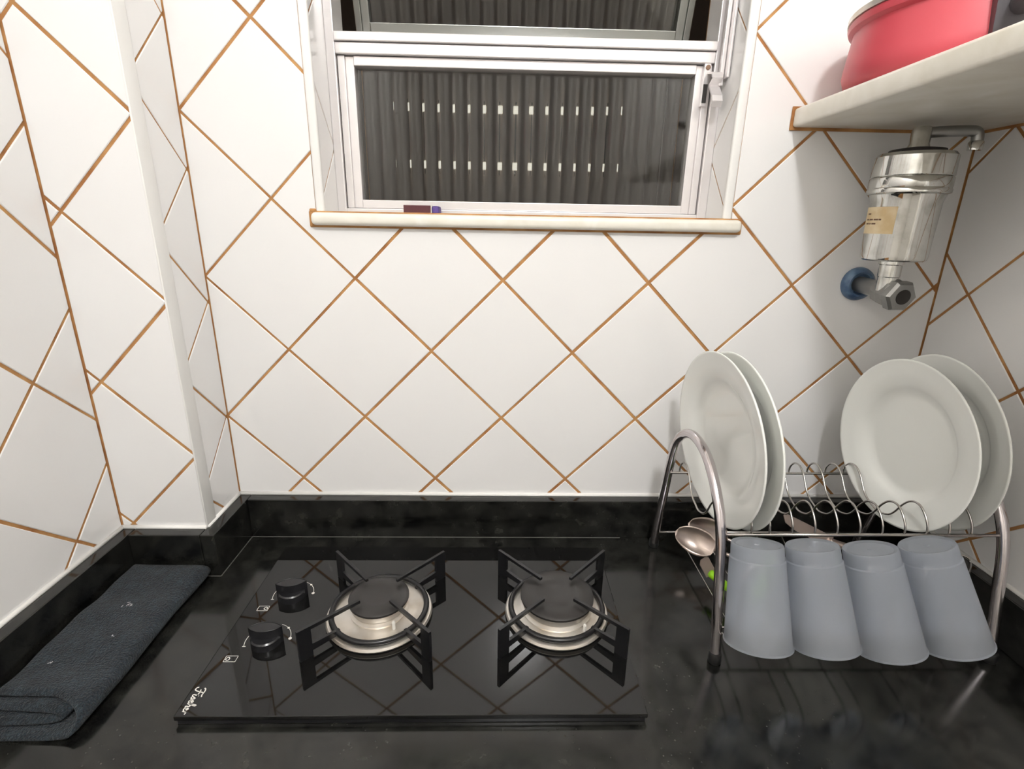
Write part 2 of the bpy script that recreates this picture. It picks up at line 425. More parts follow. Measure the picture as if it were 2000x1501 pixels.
mt = TR(hinge) @ Matrix.Rotation(math.radians(16.5), 4, 'X') @ TR(-hinge)
sash(window, -0.1225, 0.3960, 1.660, 1.962, 0.075, 0.022, mt, MILL, 0.95)
link('sill', B(-0.1600, 0.4455, -0.013, 0.066, 1.3935, 1.4105, bev=0.006, seg=4), STONE, window, smooth='auto')
bm = bmesh.new(); box(bm, -0.1650, 0.4495, -0.0022, 0.002, 1.3905, 1.4125, bev=0.0018); box(bm, -0.1640, -0.1545, -0.0022, 0.002, 1.41, 1.4155, bev=0.0018)
link('grout_seam', bm, GROUT, window)
# latch on the right stile
link('latch_plate', B(0.3935, 0.4030, 0.0675, 0.0745, 1.5690, 1.6270, bev=0.0008), ALU, window)
link('latch_screw', lathe(bmesh.new(), [(0.0034, 0), (0.0034, 0.0012), (0.0022, 0.0018)], 14, axis_m((0.3985, 0.0677, 1.6185), (0, -1, 0))), mat('screw_brown', srgb(140, 112, 92), 0.5, 0.5), window)
link('latch_gap_shade', B(0.3945, 0.4005, 0.0662, 0.0676, 1.573, 1.597), DARKGAP, window)  # solid dark strip, standing in for the shade in the latch slot
bm = bmesh.new(); pf = [(0.0680, 1.6120), (0.0500, 1.6075), (0.0455, 1.6000), (0.0560, 1.5925), (0.0400, 1.5770), (0.0365, 1.5690), (0.0400, 1.5630)]
for i in range(len(pf)-1):
    (y0, z0), (y1, z1) = pf[i], pf[i+1]
    d = Vector((y1-y0, z1-z0)).normalized(); nn = Vector((-d.y, d.x))*0.0013
    q = [(y0+nn.x, z0+nn.y), (y1+nn.x, z1+nn.y), (y1-nn.x, z1-nn.y), (y0-nn.x, z0-nn.y)]
    prism(bm, q, 0.3985, 0.4130, Matrix(((0, 0, 1, 0), (1, 0, 0, 0), (0, 1, 0, 0), (0, 0, 0, 1))))
link('latch_lever', bm, ALU, window)
link('opening_rod', B(0.4105, 0.4160, 0.050, 0.056, 1.592, 1.93, bev=0.001), ALU, window)
link('rod_guide', B(0.4165, 0.4200, 0.040, 0.062, 1.600, 1.95, bev=0.001), ALU, window)

# ---------------------------------------------------------------- countertop with upstands
CZ = 0.8985
ct = thing('countertop', 'polished black granite countertop with low upstands along the walls', 'countertop', (0.158, -0.3, CZ-0.03))
link('slab', B(XL, XR, -0.60, 0.0, CZ-0.03, CZ, bev=0.001), GRANITE, ct)
UT = 0.0206
for (a, b, c, d) in ((PX+UT, XR-UT, -UT, -0.0003), (PX, PX+UT, PY-UT, -0.0003), (XL+UT, PX-0.0002, PY-UT, PY-0.0002), (XL+0.0002, XL+UT, -0.60, PY-0.0002), (XR-UT, XR-0.0002, -0.60, -0.0003)):
    link('upstand', B(a+0.0002, b-0.0002, c, d, CZ, TZ0, bev=0.0012), GRANITE, ct)
def bead(p, q, r=0.0034):
    return tube(bmesh.new(), [p, q], r, 10)
z_ = TZ0+0.0008
for p, q in (((PX, -0.001, z_), (XR, -0.001, z_)), ((PX, -0.001, z_), (PX, PY, z_)), ((PX, PY-0.001, z_), (XL, PY-0.001, z_)), ((XL+0.001, PY, z_), (XL+0.001, -0.6, z_)), ((XR-0.001, 0, z_), (XR-0.001, -0.6, z_))):
    link('silicone_joint', bead(p, q), CAULK, ct, smooth=True)
# hairline of old sealant where slab meets the upstand
SEAL = mat('grey_sealant', srgb(92, 90, 86), 0.5)
for p, q in (((PX+UT, -UT, CZ), (0.31, -UT, CZ)), ((PX+UT, -UT, CZ), (PX+UT, PY-UT, CZ)), ((PX+UT, PY-UT, CZ), (XL+UT, PY-UT, CZ))):
    link('sealant_line', bead(p, q, 0.0007), SEAL, ct)

# ---------------------------------------------------------------- cooktop
KX0, KX1, KY0, KY1, KZ = -0.2283, 0.2645, -0.3545, -0.0639, 0.9098
ck = thing('cooktop', 'black glass two-burner gas cooktop set on the countertop', 'cooktop', (0.018, -0.209, CZ))
link('base_tray', B(KX0+0.002, KX1-0.002, KY0+0.0012, KY1-0.002, CZ, KZ-0.0055, bev=0.001), BLACKEN, ck)
gt = link('glass_top', B(KX0, KX1, KY0, KY1, KZ-0.0056, KZ, bev=0.0009), GLASSTOP, ck)
def burner(cx, cy, rc):
    base = TR((cx, cy, KZ))
    b = link('burner', lathe(bmesh.new(), [(0.050, 0), (0.0660, 0.0012), (0.0675, 0.0040), (0.0660, 0.0068), (0.0600, 0.0078), (0.0560, 0.0060), (rc+0.006, 0.0068), (rc+0.001, 0.0085)], 56, base), STEEL, ck, smooth='auto')
    link('flame_ring', lathe(bmesh.new(), [(rc+0.000, 0.0085), (rc+0.0015, 0.0120), (rc-0.001, 0.0130), (rc-0.003, 0.0140), (rc-0.003, 0.0170), (rc-0.0005, 0.0175), (rc-0.0005, 0.0240), (rc-0.004, 0.0250)], 48, base), STEEL, b, smooth='auto')
    link('burner_cap', lathe(bmesh.new(), [(rc+0.0005, 0.0252), (rc+0.0022, 0.0262), (rc+0.0022, 0.0288), (rc-0.0005, 0.0306), (rc*0.55, 0.0312), (rc*0.48, 0.0302), (0, 0.0300)], 48, base), CAPM, b, smooth='auto')
    link('igniter', lathe(bmesh.new(), [(0.0022, 0.006), (0.0022, 0.016), (0.0012, 0.018)], 10, TR((cx+rc*0.68, cy-rc*0.9, KZ))), PRINT, b)
    g = link('grate', tube(bmesh.new(), [(cx+0.0600*math.cos(a*math.pi/24), cy+0.0600*math.sin(a*math.pi/24), KZ+0.0112) for a in range(48)], 0.0036, 8, closed=True), BLACKEN, ck, smooth=True)
    bars = ([(0.0915, 0.0), (0.1075, 0.0), (0.1075, 0.0425), (0.0915, 0.0418)], [(0.0275, 0.0352), (0.0915, 0.0370), (0.0915, 0.0418), (0.0275, 0.0392)], [(0.0565, 0.0072), (0.0915, 0.0072), (0.0915, 0.0165), (0.0565, 0.0140)])
    for k in range(4):
        m = TR((cx, cy, KZ)) @ Matrix.Rotation(math.radians(45+90*k), 4, 'Z') @ Matrix(((1, 0, 0, 0), (0, 0, -1, 0), (0, 1, 0, 0), (0, 0, 0, 1)))
        bm = bmesh.new()
        for q in bars: prism(bm, q, -0.0019, 0.0019, m)
        bmesh.ops.remove_doubles(bm, verts=bm.verts, dist=1e-5)
        link('grate_arm', bm, BLACKEN, g)
burner(-0.0485, -0.2095, 0.0360)
burner(0.1825, -0.2060, 0.0455)
def vesica(L, Wd, n=14):
    h = L/2; s = Wd/2; R = (h*h+s*s)/(2*s); a = math.asin(h/R)
    return [(R*math.sin(-a+2*a*i/n), R*math.cos(-a+2*a*i/n)-(R-s)) for i in range(n)] + [(-R*math.sin(-a+2*a*i/n), -(R*math.cos(-a+2*a*i/n)-(R-s))) for i in range(n)]
def ribbon(pts, wd, z):
    bm = bmesh.new(); pts = [Vector(p) for p in pts]; L = []
    for i, p in enumerate(pts):
        t = (pts[min(i+1, len(pts)-1)]-pts[max(i-1, 0)]).normalized(); nn = Vector((-t.y, t.x))*wd/2
        L.append((bm.verts.new((p.x+nn.x, p.y+nn.y, z)), bm.verts.new((p.x-nn.x, p.y-nn.y, z))))
    for a, b in zip(L, L[1:]): bm.faces.new((a[0], a[1], b[1], b[0]))
    return bm
def merge(*bms):
    out = bmesh.new()
    for b in bms:
        me = bpy.data.meshes.new('tmp'); b.to_mesh(me); out.from_mesh(me); bpy.data.meshes.remove(me); b.free()
    return out
def disc(x, y, r, z):
    bm = bmesh.new(); bm.faces.new([bm.verts.new((x+r*math.cos(k*math.pi/8), y+r*math.sin(k*math.pi/8), z)) for k in range(16)]); return bm
PZ = KZ+0.00015
for (kx, ky, ang, right) in ((-0.1755, -0.1740, 10, True), (-0.1755, -0.2545, 3, False)):
    k = link('knob', lathe(bmesh.new(), [(0.0180, 0), (0.0176, 0.0085), (0.0160, 0.0100)], 36, TR((kx, ky, KZ))), KNOBM, ck, smooth='auto')
    m = TR((kx, ky, KZ)) @ Matrix.Rotation(math.radians(ang), 4, 'Z')
    link('grip', prism(bmesh.new(), vesica(0.0400, 0.0165), 0.0, 0.0215, m), KNOBM, k)
    link('grip_rim', tube(bmesh.new(), [m @ Vector((x, y, 0.0215)) for x, y in vesica(0.0394, 0.0160)], 0.0007, 6, closed=True), KNOBM, k, smooth=True)
    arc = lambda a0, a1, r: [(kx+r*math.cos(math.radians(a0+(a1-a0)*i/10)), ky+0.002+r*math.sin(math.radians(a0+(a1-a0)*i/10))) for i in range(11)]
    R_ = 0.0262
    p0 = arc(48, 5, R_); p1 = arc(74, 48, R_); p2 = arc(163, 203, R_)
    tck = Vector(p2[-1])
    link('dial_mark', merge(ribbon(p0, 0.0007, PZ), ribbon(p1, 0.0005, PZ), disc(*p0[-1], 0.0021, PZ+0.00002), disc(*p0[0], 0.0015, PZ+0.00002)), PRINT, ck)
    link('dial_mark', merge(ribbon(p2, 0.0007, PZ), ribbon([(tck.x-0.0020, tck.y), (tck.x+0.0020, tck.y)], 0.0009, PZ+0.00002)), PRINT, ck)
    ix, iy = (-0.2045, -0.1990) if right else (-0.2060, -0.2810)
    rect = [(ix-0.0068, iy-0.0042), (ix+0.0068, iy-0.0042), (ix+0.0068, iy+0.0042), (ix-0.0068, iy+0.0042), (ix-0.0068, iy-0.0042)]
    ccx = ix+(0.0034 if right else -0.0034)
    ring = [(ccx+0.0021*math.cos(a*math.pi/8), iy+0.0021*math.sin(a*math.pi/8)) for a in range(17)]
    link('burner_icon', merge(*[ribbon([rect[i], rect[i+1]], 0.0006, PZ) for i in range(4)], ribbon(ring, 0.0009, PZ)), PRINT, ck)
# maker's script: strokes in a text frame (u along the word, v up), word runs towards the viewer
strokes = [[(0.2, 6.0), (1.2, 7.4), (3.5, 7.8), (6.5, 7.3), (8.6, 8.0)], [(4.6, 7.5), (3.8, 4.5), (2.8, 1.0), (1.4, -0.8), (-0.2, -0.2), (-0.6, 1.2)], [(1.6, 3.8), (4.0, 4.3), (6.2, 3.9)],
           [(7.0, 3.4), (6.3, 0.6), (7.2, 0.1), (8.2, 1.0)], [(7.5, 5.0), (7.6, 5.3)],
           [(8.2, 1.0), (9.9, 3.6), (10.3, 1.2), (9.2, 0.1), (8.5, 0.5)], [(10.3, 0.6), (11.5, 1.2), (13.6, 3.2), (12.4, 3.5), (11.4, 1.6), (12.2, 0.2), (13.8, 0.7)],
           [(13.8, 0.7), (15.8, 4.6), (16.6, 7.2), (15.9, 7.4), (15.1, 4.0), (14.6, 0.1)], [(14.9, 1.6), (16.3, 3.3), (17.2, 2.8), (16.8, 0.5), (17.6, 0.2), (18.6, 1.0)],
           [(18.4, 1.4), (20.0, 2.4), (19.6, 3.5), (18.7, 2.8), (18.6, 0.8), (19.6, 0.1), (21.2, 1.0)], [(21.4, 0.1), (22.0, 3.3)], [(21.8, 2.3), (22.8, 3.4), (24.0, 3.0)]]
S = 0.00132
def lg(p): return (-0.2225+(p[1])*S, -0.3200-(p[0])*S)
link('maker_script', merge(*[ribbon([lg(q) for q in (spline([(a, b, 0) for a, b in s], 5) if len(s) > 2 else s)], 0.00125, PZ) for s in strokes]), PRINT, ck)

# ---------------------------------------------------------------- folded towel
def towel():
    bm = bmesh.new()
    def ribbon3(path, th, y0f, y1f, ny=30):
        pts = spline([(x, 0, z) for x, z in path], 6); rows = []
        n = len(pts)
        for j in range(ny+1):
            v = j/ny; row_o, row_i = [], []
            for i, p in enumerate(pts):
                u = i/(n-1)
                t = (pts[min(i+1, n-1)]-pts[max(i-1, 0)]).normalized(); nn = Vector((-t.z, 0, t.x))
                y = y0f(u)+(y1f(u)-y0f(u))*v
                wob = 0.0010*math.sin(11*v+3*u)+0.0008*math.sin(23*v+7*u+1)
                xs = 0.0015*math.sin(6*v+u)+0.0035*(v-0.5)
                rnd = 1-max(0, (abs(v-0.5)*2-0.93)/0.07)**2*0.6
                c = Vector((p.x+xs*(0.3+0.7*(p.x+0.42)/0.1), y, p.z+wob*(p.z-CZ)/0.02))
                row_o.append(bm.verts.new(c+nn*th/2*rnd)); row_i.append(bm.verts.new(c-nn*th/2*rnd))
            rows.append(row_o+row_i[::-1])
        m = len(rows[0])
        for a, b in zip(rows, rows[1:]):
            for k in range(m): bm.faces.new((a[k], a[(k+1) % m], b[(k+1) % m], b[k]))
        for r in (rows[0][::-1], rows[-1]):
            for k in range(m//2-1): bm.faces.new((r[k], r[k+1], r[m-2-k], r[m-1-k]))
    z = CZ
    xl = XL+UT+0.006
    outer = [(xl, z+0.0030), (-0.385, z+0.0028), (-0.345, z+0.0030), (-0.3235, z+0.0052), (-0.3170, z+0.0120), (-0.3225, z+0.0198), (-0.345, z+0.0225), (-0.385, z+0.0232), (xl, z+0.0240)]
    ribbon3(outer, 0.0048, lambda u: -0.372+0.032*min(1, max(0, (u-0.45)*3)), lambda u: -0.1235+0.003*math.sin(5*u))
    inner = [(xl, z+0.0094), (-0.385, z+0.0088), (-0.352, z+0.0090), (-0.3400, z+0.0108), (-0.3370, z+0.0128), (-0.3420, z+0.0148), (-0.352, z+0.0160), (-0.385, z+0.0168), (xl, z+0.0172)]
    ribbon3(inner, 0.0046, lambda u: -0.362+0.012*u, lambda u: -0.128)
    return bm
tw = tag(link('towel', towel(), TOWEL, smooth=True), 'folded dark navy terry towel lying beside the cooktop', 'towel')
for (x, y, s) in ((-0.372, -0.208, 0.0030), (-0.366, -0.212, 0.0022), (-0.352, -0.262, 0.0014), (-0.392, -0.300, 0.0016), (-0.405, -0.225, 0.0010)):
    bm = bmesh.new()
    for k in range(4):
        a = random.uniform(0, 6.3); p = Vector((x+random.uniform(-s, s), y+random.uniform(-s, s), CZ+0.0268))
        tube(bm, [p, p+Vector((math.cos(a)*s*1.2, math.sin(a)*s*1.2, 0.0004))], 0.00035, 5)
    link('lint', bm, LINT, tw)

# ---------------------------------------------------------------- dish rack
rk = thing('dish_rack', 'chrome wire dish rack with arched tube ends by the right wall', 'dish rack', (0.535, -0.165, CZ))
FR_Y, BR_Y, RZ = -0.2455, -0.0885, 1.0555
def loop(dx, name='end_arch'):
    pts = [(0.3680+dx, -0.2755, CZ+0.004), (0.3675+dx, -0.2620, 0.975), (0.3668+dx, -0.2470, 1.050), (0.3655+dx, -0.2220, 1.0960), (0.3640+dx, -0.1810, 1.1290),
           (0.3615+dx, -0.1350, 1.1360), (0.3588+dx, -0.1000, 1.1150), (0.3568+dx, -0.0860, 1.0750), (0.3568+dx, -0.0745, 1.0200), (0.3585+dx, -0.0560, 0.9500), (0.3612+dx, -0.0420, CZ+0.004)]
    a = link('end_arch', tube(bmesh.new(), spline(pts, 8), 0.0062, 14), TUBEM, rk, smooth=True)
    for p in (pts[0], pts[-1]):
        link('foot', lathe(bmesh.new(), [(0.0070, 0), (0.0078, 0.002), (0.0074, 0.012), (0.0066, 0.013)], 16, TR((p[0], p[1], CZ))), RUBBER, a, smooth='auto')
loop(0.0); loop(0.3410)
XA, XB = 0.3655, 0.7070
wr = lambda pts, r=0.0014, n=7: tube(bmesh.new(), pts, r, n)
link('rail', wr([(XA, FR_Y, RZ), (XB, FR_Y, RZ)], 0.0021), WIRE, rk, smooth=True)
link('rail', wr([(0.3570, BR_Y, RZ), (0.6980, BR_Y, RZ)], 0.0018), WIRE, rk, smooth=True)
link('rail', wr([(0.3590, -0.0540, 0.9320), (0.7000, -0.0540, 0.9320)], 0.0018), WIRE, rk, smooth=True)
link('rail', wr([(0.3672, -0.2580, 0.9320), (0.7085, -0.2580, 0.9320)], 0.0018), WIRE, rk, smooth=True)
prof = [(-0.2447, 1.0557), (-0.2430, 1.0660), (-0.2375, 1.0747), (-0.2281, 1.0829), (-0.2190, 1.0842), (-0.2099, 1.0801), (-0.2008, 1.0693), (-0.1940, 1.0568), (-0.1850, 1.0466), (-0.1692, 1.0407), (-0.1589, 1.0423),
        (-0.1447, 1.0469), (-0.1343, 1.0550), (-0.1225, 1.0707), (-0.1104, 1.0786), (-0.0984, 1.0771), (-0.0905, 1.0692), (-0.0880, 1.0620), (-0.0886, 1.0541)]
k0 = None
for k in range(-9, 3):
    x = 0.6145+0.0271*k+(0.0055 if k == -8 else 0)
    if k0 is None: k0 = link('divider_wire', wr(spline([(x, y, z) for y, z in prof], 3), 0.0013), WIRE, rk, smooth=True); x0_ = x
    else:
        o = k0.copy(); C.objects.link(o); o.parent = rk; o.location = (x-x0_, 0, 0)
# lower cutlery floor: a few cross wires, and slanted cup prongs at the front
for x in (0.40, 0.44, 0.48, 0.52, 0.56, 0.60, 0.64, 0.68):
    link('floor_wire', wr([(x, -0.258, 0.932), (x, -0.225, 0.918), (x, -0.085, 0.918), (x, -0.054, 0.932)], 0.0011), WIRE, rk, smooth=True)
CUPX = [0.3850, 0.4455, 0.5105, 0.5725]
CUPB = [0.3850, 0.4580, 0.5305, 0.6020]
for i, x in enumerate(CUPX+[0.648]):
    q = CUPB[i]-x if i < 4 else 0
    pts = [(x+q-0.010, -0.258, 0.932), (x+q-0.010, -0.310, 0.950), (x+q*0.6-0.010, -0.308, 1.000), (x+q*0.35-0.009, -0.300, 1.040), (x+q*0.2, -0.296, 1.0520), (x+q*0.35+0.009, -0.300, 1.040), (x+q*0.6+0.010, -0.308, 1.000), (x+q+0.010, -0.310, 0.950), (x+q+0.010, -0.258, 0.932)]
    if i == 4: pts = [(x-0.014, -0.258, 0.932), (x-0.014, -0.262, 1.000), (x-0.012, -0.262, 1.030), (x, -0.260, 1.0380), (x+0.012, -0.262, 1.030), (x+0.014, -0.262, 1.000), (x+0.014, -0.258, 0.932)]
    link('cup_prong', wr(spline(pts, 5), 0.0012), WIRE, rk, smooth=True)

# ---------------------------------------------------------------- plates
def plate(R, cen, tilt, yaw, label):
    k = R/0.113
    prof = [(0, 0.0), (0.060, 0.0), (0.068, 0.0012), (0.074, 0.0050), (0.080, 0.0085), (0.095, 0.0118), (0.110, 0.0150), (0.1125, 0.0158), (0.1130, 0.0148), (0.1118, 0.0128), (0.096, 0.0082), (0.080, 0.0040),
            (0.073, -0.0010), (0.066, -0.0036), (0.060, -0.0058), (0.0565, -0.0058), (0.0550, -0.0036), (0, -0.0034)]
    prof = [(r*k, (z-0.0150)) for r, z in prof]
    # face towards -x, then lean (top to -x) and turn
    m = TR(cen) @ Matrix.Rotation(yaw, 4, 'Z') @ Matrix.Rotation(-tilt, 4, 'Y') @ Matrix.Rotation(math.radians(-90), 4, 'Y')
    o = link('dinner_plate', lathe(bmesh.new(), prof, 72, m), PORC, smooth=True)
    return tag(o, label, 'plate', 'white plates standing in the dish rack')
plate(0.113, (0.3820, -0.163, 1.1420), 0.085, 0.072, 'white dinner plate standing just inside the tube arch beside the cooktop')
plate(0.113, (0.4015, -0.166, 1.1420), 0.085, 0.060, 'white dinner plate pressed behind the one at the arch beside the cooktop')
plate(0.1085, (0.6150, -0.1720, 1.1410), 0.02, 0.03, 'white dinner plate showing its full face near the right wall')
plate(0.1130, (0.6700, -0.1590, 1.1400), 0.081, -0.07, 'white dinner plate half hidden, closest to the right wall')

# ---------------------------------------------------------------- cups
def cup(top, bot, label):
    top, bot = Vector(top), Vector(bot); d = top-bot; L = d.length
    m = axis_m(bot, d)
    prof = [(0.0342, 0.0), (0.0349, 0.0006), (0.0347, 0.0016), (0.0338, 0.0022), (0.0280, L*0.850), (0.0268, L*0.862), (0.0264, L*0.985), (0.0256, L), (0.0225, L-0.0006), (0.0215, L-0.0016), (0.003, L-0.0016), (0.002, L-0.0008), (0, L-0.0008),
            (0, L-0.0028), (0.0250, L-0.0030), (0.0256, L*0.862), (0.0268, L*0.845), (0.0328, 0.0024), (0.0342, 0.0)]
    o = link('plastic_cup', lathe(bmesh.new(), prof, 56, m, cap0=False, cap1=False), CUPM, smooth='auto')
    return tag(o, label, 'cup', 'frosted cups upturned on the dish rack')
labs = ['frosted plastic cup upturned on the rack, next to the arch by the cooktop', 'frosted plastic cup upturned on the rack, second from the arch by the cooktop',
        'frosted plastic cup upturned on the rack, third from the arch by the cooktop', 'frosted plastic cup upturned on the rack, last one towards the right wall']
for i in range(4):
    cup((CUPX[i], -0.290, (1.0748, 1.0726, 1.0690, 1.0741)[i]), (CUPB[i], -0.325, (0.9742, 0.9719, 0.9668, 0.9728)[i]), labs[i])

# ---------------------------------------------------------------- cutlery in the rack
def spoon(bowl, tail, face, label):
    bowl, tail, face = Vector(bowl), Vector(tail), Vector(face).normalized()
    ax = (bowl-tail).normalized(); sd = ax.cross(face).normalized(); face = sd.cross(ax)
    t = thing('spoon', label, 'spoon', tail, 'spoons in the dish rack')
    bm = bmesh.new(); n, k = 14, 10; grid = []
    for off in (0.0, -0.0012):
        g = []
        for i in range(n+1):
            u = -1+2*i/n; row = []
            hw = 0.0205*math.sqrt(max(0, 1-u*u))*(1-0.16*u)
            for j in range(k+1):
                v = -1+2*j/k
                dep = -0.0075*(1-u*u)*(1-v*v)
                row.append(bm.verts.new(bowl+ax*(0.031*u)+sd*(hw*v)+face*(dep+off)))
            g.append(row)
        grid.append(g)
    for g in grid:
        for i in range(n):
            for j in range(k): bm.faces.new((g[i][j], g[i+1][j], g[i+1][j+1], g[i][j+1]))
    for i in range(n):
        for j in (0, k): bm.faces.new((grid[0][i][j], grid[0][i+1][j], grid[1][i+1][j], grid[1][i][j]))
    bmesh.ops.remove_doubles(bm, verts=bm.verts, dist=1e-5)
    link('bowl', bm, SPOONM, t, smooth=True)
    st = bowl-ax*0.030
    pts = spline([st, st+(tail-st)*0.25+face*0.003, st+(tail-st)*0.6+face*0.002, tail], 6)
    link('handle', tube(bmesh.new(), pts, [0.0022+0.0016*i/(len(pts)-1) for i in range(len(pts))], 8), SPOONM, t, smooth=True)
SPOONM = mat('dull_spoon_steel', srgb(186, 172, 164), 0.32, 1.0)
spoon((0.4030, -0.1000, 0.9480), (0.5000, -0.1500, 0.9260), (-0.55, -0.65, 0.5), 'steel spoon with bowl poking out under the plates beside the arch')
spoon((0.4260, -0.0880, 0.9560), (0.5200, -0.1150, 0.9270), (-0.35, -0.75, 0.5), 'steel spoon lying behind the other spoon in the rack')
def knife(tip, mid, tail, hm, label, wd=0.016):
    tip, mid, tail = Vector(tip), Vector(mid), Vector(tail)
    t = thing('table_knife', label, 'knife', tail, 'knives in the dish rack')
    ax = (tip-mid).normalized(); sd = ax.cross(Vector((0.2, -0.9, 0.35))).normalized(); nn = sd.cross(ax).normalized()
    L = (tip-mid).length; m = Matrix(((ax.x, sd.x, nn.x, mid.x), (ax.y, sd.y, nn.y, mid.y), (ax.z, sd.z, nn.z, mid.z), (0, 0, 0, 1)))
    link('blade', prism(bmesh.new(), [(0, -wd/2), (L*0.7, -wd/2), (L*0.92, -wd*0.25), (L, wd*0.25), (L*0.96, wd/2), (0, wd/2)], -0.0006, 0.0006, m), SPOONM, t)
    link('handle', tube(bmesh.new(), spline([mid+ax*0.004, mid+(tail-mid)*0.3, mid+(tail-mid)*0.8, tail], 5), 0.0058, 10), hm, t, smooth=True)
knife((0.4020, -0.1340, 0.9420), (0.4090, -0.1560, 0.9280), (0.4500, -0.2280, 0.9260), GREENPL, 'small knife with lime green handle in the dish rack', 0.018)
knife((0.5480, -0.0720, 0.9700), (0.6250, -0.0850, 0.9350), (0.6700, -0.1000, 0.9260), SPOONM, 'plain steel table knife lying at the back of the rack', 0.018)

# ---------------------------------------------------------------- water filter
FX, FYY = 0.6280, -0.0690
wf = thing('water_filter', 'chrome wall-mounted water filter with beige sticker below the shelf', 'water filter', (0.635, 0, 1.29))
link('wall_flange', lathe(bmesh.new(), [(0.0240, 0), (0.0245, 0.003), (0.0225, 0.0085), (0.0180, 0.0120), (0.0150, 0.0110), (0.0130, 0.0060)], 36, axis_m((0.6350, 0, 1.3240), (0, -1, 0))), BLUE, wf, smooth='auto')
link('inlet_pipe', lathe(bmesh.new(), [(0.0115, 0), (0.0115, 0.045), (0.0130, 0.052)], 24, axis_m((0.6350, 0, 1.3240), (0.02, -1, -0.06))), VALVE, wf, smooth='auto')
v0 = Vector((0.6355, -0.047, 1.3215)); vd = Vector((0.06, -1, -0.12)).normalized()
vb = link('valve_body', lathe(bmesh.new(), [(0.0120, 0), (0.0170, 0.004), (0.0195, 0.018), (0.0205, 0.030), (0.0190, 0.034)], 8, axis_m(v0, vd)), VALVE, wf)
link('hex_nut', lathe(bmesh.new(), [(0.0205, 0.028), (0.0215, 0.030), (0.0215, 0.040), (0.0185, 0.044), (0.0115, 0.0445)], 6, axis_m(v0, vd)), VALVE, wf)
link('valve_hole_shade', lathe(bmesh.new(), [(0.0100, 0.0438), (0.0100, 0.0452), (0.0084, 0.0453)], 24, axis_m(v0, vd)), DARKGAP, vb)  # dark disc on the nut, standing in for the shade inside the outlet
link('neck', lathe(bmesh.new(), [(0.0120, 1.322), (0.0120, 1.340), (0.0130, 1.341), (0.0130, 1.356), (0.0145, 1.357), (0.0145, 1.365)], 28, TR((FX+0.002, FYY+0.002, 0))), OLDCHROME, wf, smooth='auto')
can = link('canister', lathe(bmesh.new(), [(0.012, 1.3615), (0.0340, 1.3620), (0.0368, 1.3640), (0.0376, 1.3680), (0.0386, 1.4360), (0.0410, 1.4440)], 64, TR((FX, FYY, 0))), OLDCHROME, wf, smooth='auto')
link('collar', lathe(bmesh.new(), [(0.0400, 1.4435), (0.0448, 1.4460), (0.0452, 1.4500), (0.0440, 1.4520), (0.0446, 1.4540), (0.0446, 1.4635), (0.0436, 1.4648)], 64, TR((FX, FYY, 0))), OLDCHROME, wf, smooth='auto')
link('cap', lathe(bmesh.new(), [(0.0430, 1.4650), (0.0443, 1.4665), (0.0438, 1.4890), (0.0405, 1.4930), (0.0300, 1.4950)], 64, TR((FX, FYY, 0))), OLDCHROME, wf, smooth='auto')
link('gasket', lathe(bmesh.new(), [(0.0310, 1.4945), (0.0300, 1.4975), (0.0180, 1.4995), (0.010, 1.5000)], 40, TR((FX, FYY, 0))), DARKGAP, wf, smooth='auto')
link('stem', lathe(bmesh.new(), [(0.0130, 1.4990), (0.0110, 1.5040), (0.0108, 1.5190), (0.0090, 1.5240), (0, 1.5250)], 28, TR((FX, FYY, 0))), OLDCHROME, wf, smooth='auto')
sp = [(FX, FYY, 1.5170), (FX+0.022, FYY-0.003, 1.5185), (FX+0.046, FYY-0.006, 1.5195), (FX+0.062, FYY-0.008, 1.5185), (FX+0.0655, FYY-0.0085, 1.5110), (FX+0.0655, FYY-0.0085, 1.5030)]
link('spout', tube(bmesh.new(), spline(sp, 6), 0.0064, 16), VALVE, wf, smooth=True)
link('spout_tip', lathe(bmesh.new(), [(0.0078, 1.4975), (0.0082, 1.5060), (0.0070, 1.5080)], 20, TR((FX+0.0655, FYY-0.0085, 0))), OLDCHROME, wf, smooth='auto')
def patch(a0, a1, z0, z1, dr, n=14):
    bm = bmesh.new(); L = []
    for i in range(n+1):
        a = math.radians(a0+(a1-a0)*i/n)
        col = []
        for z in (z0, z1):
            r = 0.0376+(z-1.368)*0.001/0.068+dr
            col.append(bm.verts.new((FX+r*math.cos(a), FYY+r*math.sin(a), z)))
        L.append(col)
    for a, b in zip(L, L[1:]): bm.faces.new((a[0], b[0], b[1], a[1]))
    return bm
stk = link('sticker', patch(-212, -136, 1.3960, 1.4290, 0.0003), PAPER, wf, smooth=True)
ink = [patch(-196, -186, 1.4195, 1.4215, 0.0005, 4)]
for zz, segs in ((1.4125, ((-198, -190), (-188, -178), (-176, -166), (-165, -160))), (1.4075, ((-198, -188), (-186, -182), (-180, -170)))):
    for a, b in segs: ink.append(patch(a, b, zz, zz+0.0020, 0.0005, 4))
link('faded_print', merge(*ink), INK, stk)

